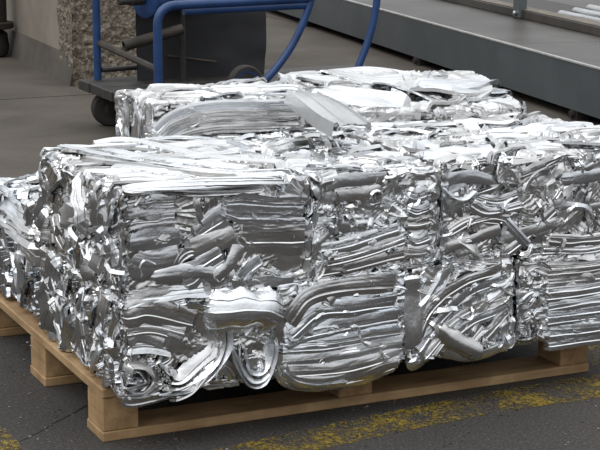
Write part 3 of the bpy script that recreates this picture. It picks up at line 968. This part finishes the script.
# dark machine leg at the extreme left
mc = (1.615, 6.87, 0)
mf = tag(empty('pedestal', (mc[0], mc[1], 0)), 'dark steel pedestal with flange at the far left edge', 'pedestal')
b = MB(); b.lathe([(0.085, 0.21), (0.085, 0.9)], (0, 0, 0), (0, 0, 1)); b.build('column', DARK, mf, True)
b = MB(); b.lathe([(0.118, 0.17), (0.125, 0.175), (0.125, 0.205), (0.118, 0.21)], (0, 0, 0), (0, 0, 1)); b.build('flange', BROWN, mf, True)
b = MB(); b.lathe([(0.03, 0), (0.085, 0.01), (0.095, 0.06), (0.085, 0.14), (0.05, 0.17)], (0, 0, 0), (0, 0, 1)); b.build('foot', DARK, mf, True)

# ------------------------------------------------------------------ blue trolley
DZ = 0.20
da = P(78, 79, 2, DZ)
TX, TYB, TYF = da[0], da[1], da[1]-0.78
tr = tag(empty('trolley', (TX, TYF, 0)), 'blue tubular trolley with dark plank deck behind the stacked bales', 'trolley')
O = (TX, TYF, 0)
for i in range(5):
    w = (TYB-TYF)/5
    b = MB(); b.box((TX+0.004*(i % 2), TYF+i*w+0.003, DZ-0.045), (TX+1.45, TYF+(i+1)*w-0.003, DZ), 0.004)
    b.build('deck_plank', DARK, tr, off=O)
b = MB()
for yy in (TYF+0.12, TYB-0.15): b.box((TX+0.05, yy, DZ-0.085), (TX+1.4, yy+0.04, DZ-0.045))
b.build('chassis_rail', DARK, tr, off=O)
R_T = 0.018
f1 = P(97, 72, 2, DZ)
px1 = P(97, 40, 1, TYB-0.05)[0]
b = MB(); b.tube([(px1, TYB-0.05, DZ-0.04), (px1, TYB-0.05, 0.5), (px1, TYB-0.05, 0.92)], R_T)
b.build('corner_post', BLUE, tr, True, off=O)
YF = TYF+0.06
q0 = P(158, 60, 1, YF); q1 = P(158, 26, 1, YF); qc = P(159, 4, 1, YF); q2 = P(178, 5, 1, YF); q3 = P(312, -3, 1, YF)
b = MB()
b.tube([(q0[0], YF, DZ-0.04), (q0[0], YF, q1[2])]+arc((q0[0], YF, q1[2]), (q0[0], YF, q2[2]+.004), (q0[0]+.1, YF, q2[2]), 9)+[(q3[0], YF, q2[2]+.01)], R_T*1.05)
b.build('side_rail', BLUE, tr, True, off=O)
r0, r1 = P(205, 14, 1, YF+.05), P(312, 4, 1, YF+.05)
b = MB(); b.tube([(q0[0]+.12, YF+.01, q2[2]-.026), (q3[0], YF+.01, q2[2]-.018)], 0.019)
b.build('lower_rail', BLUE, tr, True, off=O)
h1 = [P(262, 84, 1, YF), P(278, 66, 1, YF), P(294, 42, 1, YF), P(306, 15, 1, YF), P(312, -6, 1, YF), P(315, -40, 1, YF)]
h2 = [P(352, 80, 1, YF), P(361, 60, 1, YF), P(370, 35, 1, YF), P(376, 8, 1, YF), P(378, -15, 1, YF), P(379, -40, 1, YF)]
low1 = np.array([h1[0][0]-0.05, YF, DZ-.02]); low2 = np.array([h2[0][0]-0.06, YF, DZ-.02])
c1 = catmull([low1]+h1, 24); c2 = catmull([low2]+h2, 24)
top = arc(c1[-1], np.array([c1[-1][0]+.02, YF, c1[-1][2]+.12]), (c1[-1]+c2[-1])/2+np.array([0, 0, .1]), 6)[1:] + \
    arc((c1[-1]+c2[-1])/2+np.array([0, 0, .1]), np.array([c2[-1][0]-.02, YF, c2[-1][2]+.12]), c2[-1], 6)[1:-1]
b = MB(); b.tube(list(c1)+top+list(c2[::-1]), 0.0165)
b.build('handle', BLUE, tr, True, off=O)
# braces and greasy pipe
a1 = P(99, 43, 1, TYB-.05); a2 = P(158, 70, 1, YF)
b = MB(); b.tube([a1, a2], 0.016, n=8); b.build('brace', BROWN, tr, off=O)
b = MB(); b.tube([P(102, 70, 1, TYB-.06), P(225, 60, 1, TYB-.06)], 0.012, n=8); b.build('deck_edge_bar', DARK, tr, off=O)
b = MB(); b.tube([P(124, 46, 1, TYB-.32), P(182, 29, 1, TYB-.32)], 0.024, n=18, hollow=0.8, caps=True); b.build('pipe', BROWN, tr, True, off=O)
# blue roller with axle
dc = P(145, -1, 1, TYB-.30)
axv = np.array([0.93, 0.36, 0.02])
b = MB(); b.lathe([(0.03, -.012), (0.066, -.012), (0.084, -.004), (0.086, .012), (0.072, .018), (0.066, .03), (0.066, .42), (0.084, .44), (0.084, .46), (0.03, .47)], dc, axv)
b.build('roller', BLUE, tr, True, off=O)
b = MB(); b.lathe([(0.012, -.15), (0.017, -.145), (0.017, -.09), (0.024, -.085), (0.024, -.02), (0.016, -.02), (0.016, .5)], dc, axv, 14)
b.build('axle', DARK, tr, True, off=O)
b = MB(); b.tube([dc+axv*.22+np.array([0, 0, -.05]), (dc[0]+axv[0]*.22, dc[1]+axv[1]*.22, DZ)], .014, 10)
b.build('roller_support', DARK, tr, off=O)
# charcoal sheet panel
YP = TYB-0.16
s0, s1 = P(137, 15, 1, YP), P(263, 12, 1, YP)
zt = P(200, -14, 1, YP)[2]
n, m = 26, 20
U, V = np.meshgrid(np.linspace(0, 1, n), np.linspace(0, 1, m), indexing='ij')
px_ = s0[0]+(s1[0]-s0[0])*U+0.015*np.sin(V*3)*(U > .9)
py_ = YP+0.012*np.sin(U*5+V*2)+0.004*noise3(np.stack([U, V, U*0], -1), 6, 4)
pz_ = DZ+(zt-DZ)*V
Gf = np.stack([px_, py_, pz_], -1)-np.array(O)
Gb = Gf[::-1]+np.array([0, 0.008, 0])
link('sheet_panel', grid_mesh('sheet_panel', [Gf, Gb]), RUBBER, tr)
b = MB(); b.tube([P(168, 56, 1, YP-.03), P(216, 62, 1, YP-.03)], .007, 8); b.build('panel_bar', BROWN, tr, off=O)


def castor(x, y):
    r = 0.078
    b = MB(); b.lathe([(r*.55, -.024), (r*.9, -.024), (r, -.014), (r, .014), (r*.9, .024), (r*.55, .024)], (x, y, r), (0.25, 1, 0))
    w = b.build('wheel', TYRE, tr, True, off=O)
    b = MB(); b.lathe([(r*.15, -.026), (r*.5, -.022), (r*.5, .022), (r*.15, .026)], (x, y, r), (0.25, 1, 0))
    h = b.build('hub', DARK, w, True, off=O)
    b = MB()
    for s in (-1, 1): b.box((x-.02, y+s*.034-.003, r-.02), (x+.02, y+s*.034+.003, DZ-.085))
    b.box((x-.04, y-.04, DZ-.085), (x+.04, y+.04, DZ-.08))
    b.build('castor_fork', DARK, tr, off=O)
wp = P(106, 126, 2, 0.0)
castor(wp[0]+.02, min(max(wp[1], TYF+.1), TYB-.1))
castor(wp[0]+.02, TYB-.12)
castor(TX+1.3, TYF+.14); castor(TX+1.3, TYB-.14)

# disc wheel mounted outside the front edge
YW = TYF-0.05
wc = P(245, 84, 1, YW)
rw = 0.08
b = MB(); b.lathe([(rw*.62, -.022), (rw*.92, -.022), (rw, -.012), (rw, .012), (rw*.92, .022), (rw*.62, .022)], wc, (-.1, 1, 0))
wh = b.build('guide_wheel', TYRE, tr, True, off=O)
b = MB(); b.lathe([(rw*.12, -.03), (rw*.3, -.03), (rw*.35, -.016), (rw*.72, -.024), (rw*.72, .020), (rw*.12, .06)], wc, (-.1, 1, 0))
b.build('disc', BLUE, wh, True, off=O)

# ------------------------------------------------------------------ grey steel platform at the back right
ZB, ZT = 0.045, 0.0
e0, e1 = P(600, 119, 2, ZB), P(318, 24.5, 2, ZB)
dirv = (e1-e0); dirv[2] = 0; dirv /= np.linalg.norm(dirv)
nrm = np.array([dirv[1], -dirv[0], 0])           # away from the camera side
if nrm[0] < 0: nrm = -nrm
# height of the top edge above the same line
def ray(u, v): return _fw*F_PX+_r*(u-300.0)+_u*(225.0-v)
dd = ray(600, 68); tt = ((e0-CAM)@nrm)/(dd@nrm); ZT = (CAM+dd*tt)[2]
pf = tag(empty('steel_platform', (e0[0], e0[1], 0), (0, 0, math.atan2(dirv[1], dirv[0]))), 'long slate grey steel platform edge running behind the bales', 'platform')
# local frame: x along the edge (away from camera), -y towards the machine side
L0, L1, DEP = -4.0, 9.0, 1.7
b = MB(); b.box((L0, -0.012, ZB), (L1, 0.0, ZT)); b.box((L0, -0.08, ZB), (L1, -0.012, ZB+.01))
b.build('edge_channel', STEEL, pf)
b = MB(); b.box((L0, -0.014, ZT-.010), (L1, 0.004, ZT+0.0004), 0.002); b.build('edge_trim', WORN, pf)
xj = [L0, -1.9, 1.05, 4.2, L1]
for i in range(4):
    b = MB(); b.box((xj[i]+.003, -DEP, ZT-.02), (xj[i+1]-.003, -0.013, ZT), 0.002); b.build('top_plate', PLATE, pf)
for xx in (0.28, 2.45, 4.85, 7.2):
    b = MB(); b.box((xx-.03, -0.07, 0.0), (xx+.03, -.005, ZB)); b.lathe([(.02, 0), (.02, .012)], (xx, .006, ZB*.6), (0, 1, 0), 10)
    b.build('foot', DARK, pf)
b = MB(); b.box((L0, -0.9, 0), (L1, -0.86, ZT-.02)); b.build('rear_web', DARK, pf)


def to_local(w):
    d = np.array(w)-np.array([e0[0], e0[1], 0]); return np.array([d@dirv, -(d@nrm), d[2]])
k0, k1 = to_local(P(600, 40, 2, ZT)), to_local(P(482, 7, 2, ZT))
KY = (k0[1]+k1[1])/2
mb = tag(empty('bar_rack', pf.location, pf.rotation_euler), 'low rail with post and bright steel bars on top of the platform', 'rack')
KH = 0.05
b = MB(); b.box((L0, KY-.10, ZT), (L1, KY, ZT+KH), 0.004); b.build('base_rail', PLATE, mb)
b = MB(); b.box((L0, KY-.10, ZT+KH), (L1, KY-.004, ZT+KH+.006), .002); b.build('rail_edge', make_paint('tan_worn_edge', (.09, .072, .052), (.17, .14, .105), .6, 10), mb)
pxl = to_local(P(523, 18, 2, ZT))
b = MB(); b.box((pxl[0]-.05, KY-.03, ZT), (pxl[0]+.05, KY+.018, ZT+.7), .006); b.build('post', STEEL, mb)
b = MB(); b.lathe([(.016, 0), (.016, .012), (.008, .02)], (pxl[0], KY+.018, ZT+.03), (0, 1, 0), 12); b.build('bolt', BAR, mb, True)
for i, (dy, dz) in enumerate(((-.20, .03), (-.29, .045), (-.38, .06), (-.47, .075))):
    b = MB(); b.tube([(L0, KY+dy, ZT+dz), (pxl[0]-.15, KY+dy, ZT+dz)], .026, 14); b.build('steel_bar', BAR, mb, True)
b = MB(); b.box((L0, KY-.62, ZT), (L1, KY-.12, ZT+.012)); b.build('bar_bed', DARK, mb)

# ------------------------------------------------------------------ swarf crumbs on the ground
rs = np.random.default_rng(5)
sw_ = MB()
for i in range(340):
    if i < 130: u, v = rs.uniform(0, 130), rs.uniform(330, 450)
    else: u, v = rs.uniform(130, 600), rs.uniform(395, 450)
    if i % 9 == 0: u, v = rs.uniform(140, 540), rs.uniform(365, 400)
    if i % 7 == 0: u, v = rs.uniform(0, 90), rs.uniform(90, 170)
    q = P(u, v, 2, 0.0)
    if 0 < q[0] < 1.2 and 0 < q[1] < .11: continue
    s = rs.uniform(.0012, .0042); a = rs.uniform(0, 6.28)
    p = [(q[0]+s*math.cos(a+j*2.1)*rs.uniform(.6, 1.8), q[1]+s*math.sin(a+j*2.1)*rs.uniform(.6, 1.8)) for j in range(3)]
    sw_.prism(p, .0003, rs.uniform(.0012, .003))
tag(sw_.build('swarf_crumbs', ALU), 'tiny bright aluminium crumbs strewn over the asphalt', 'swarf', kind='stuff')
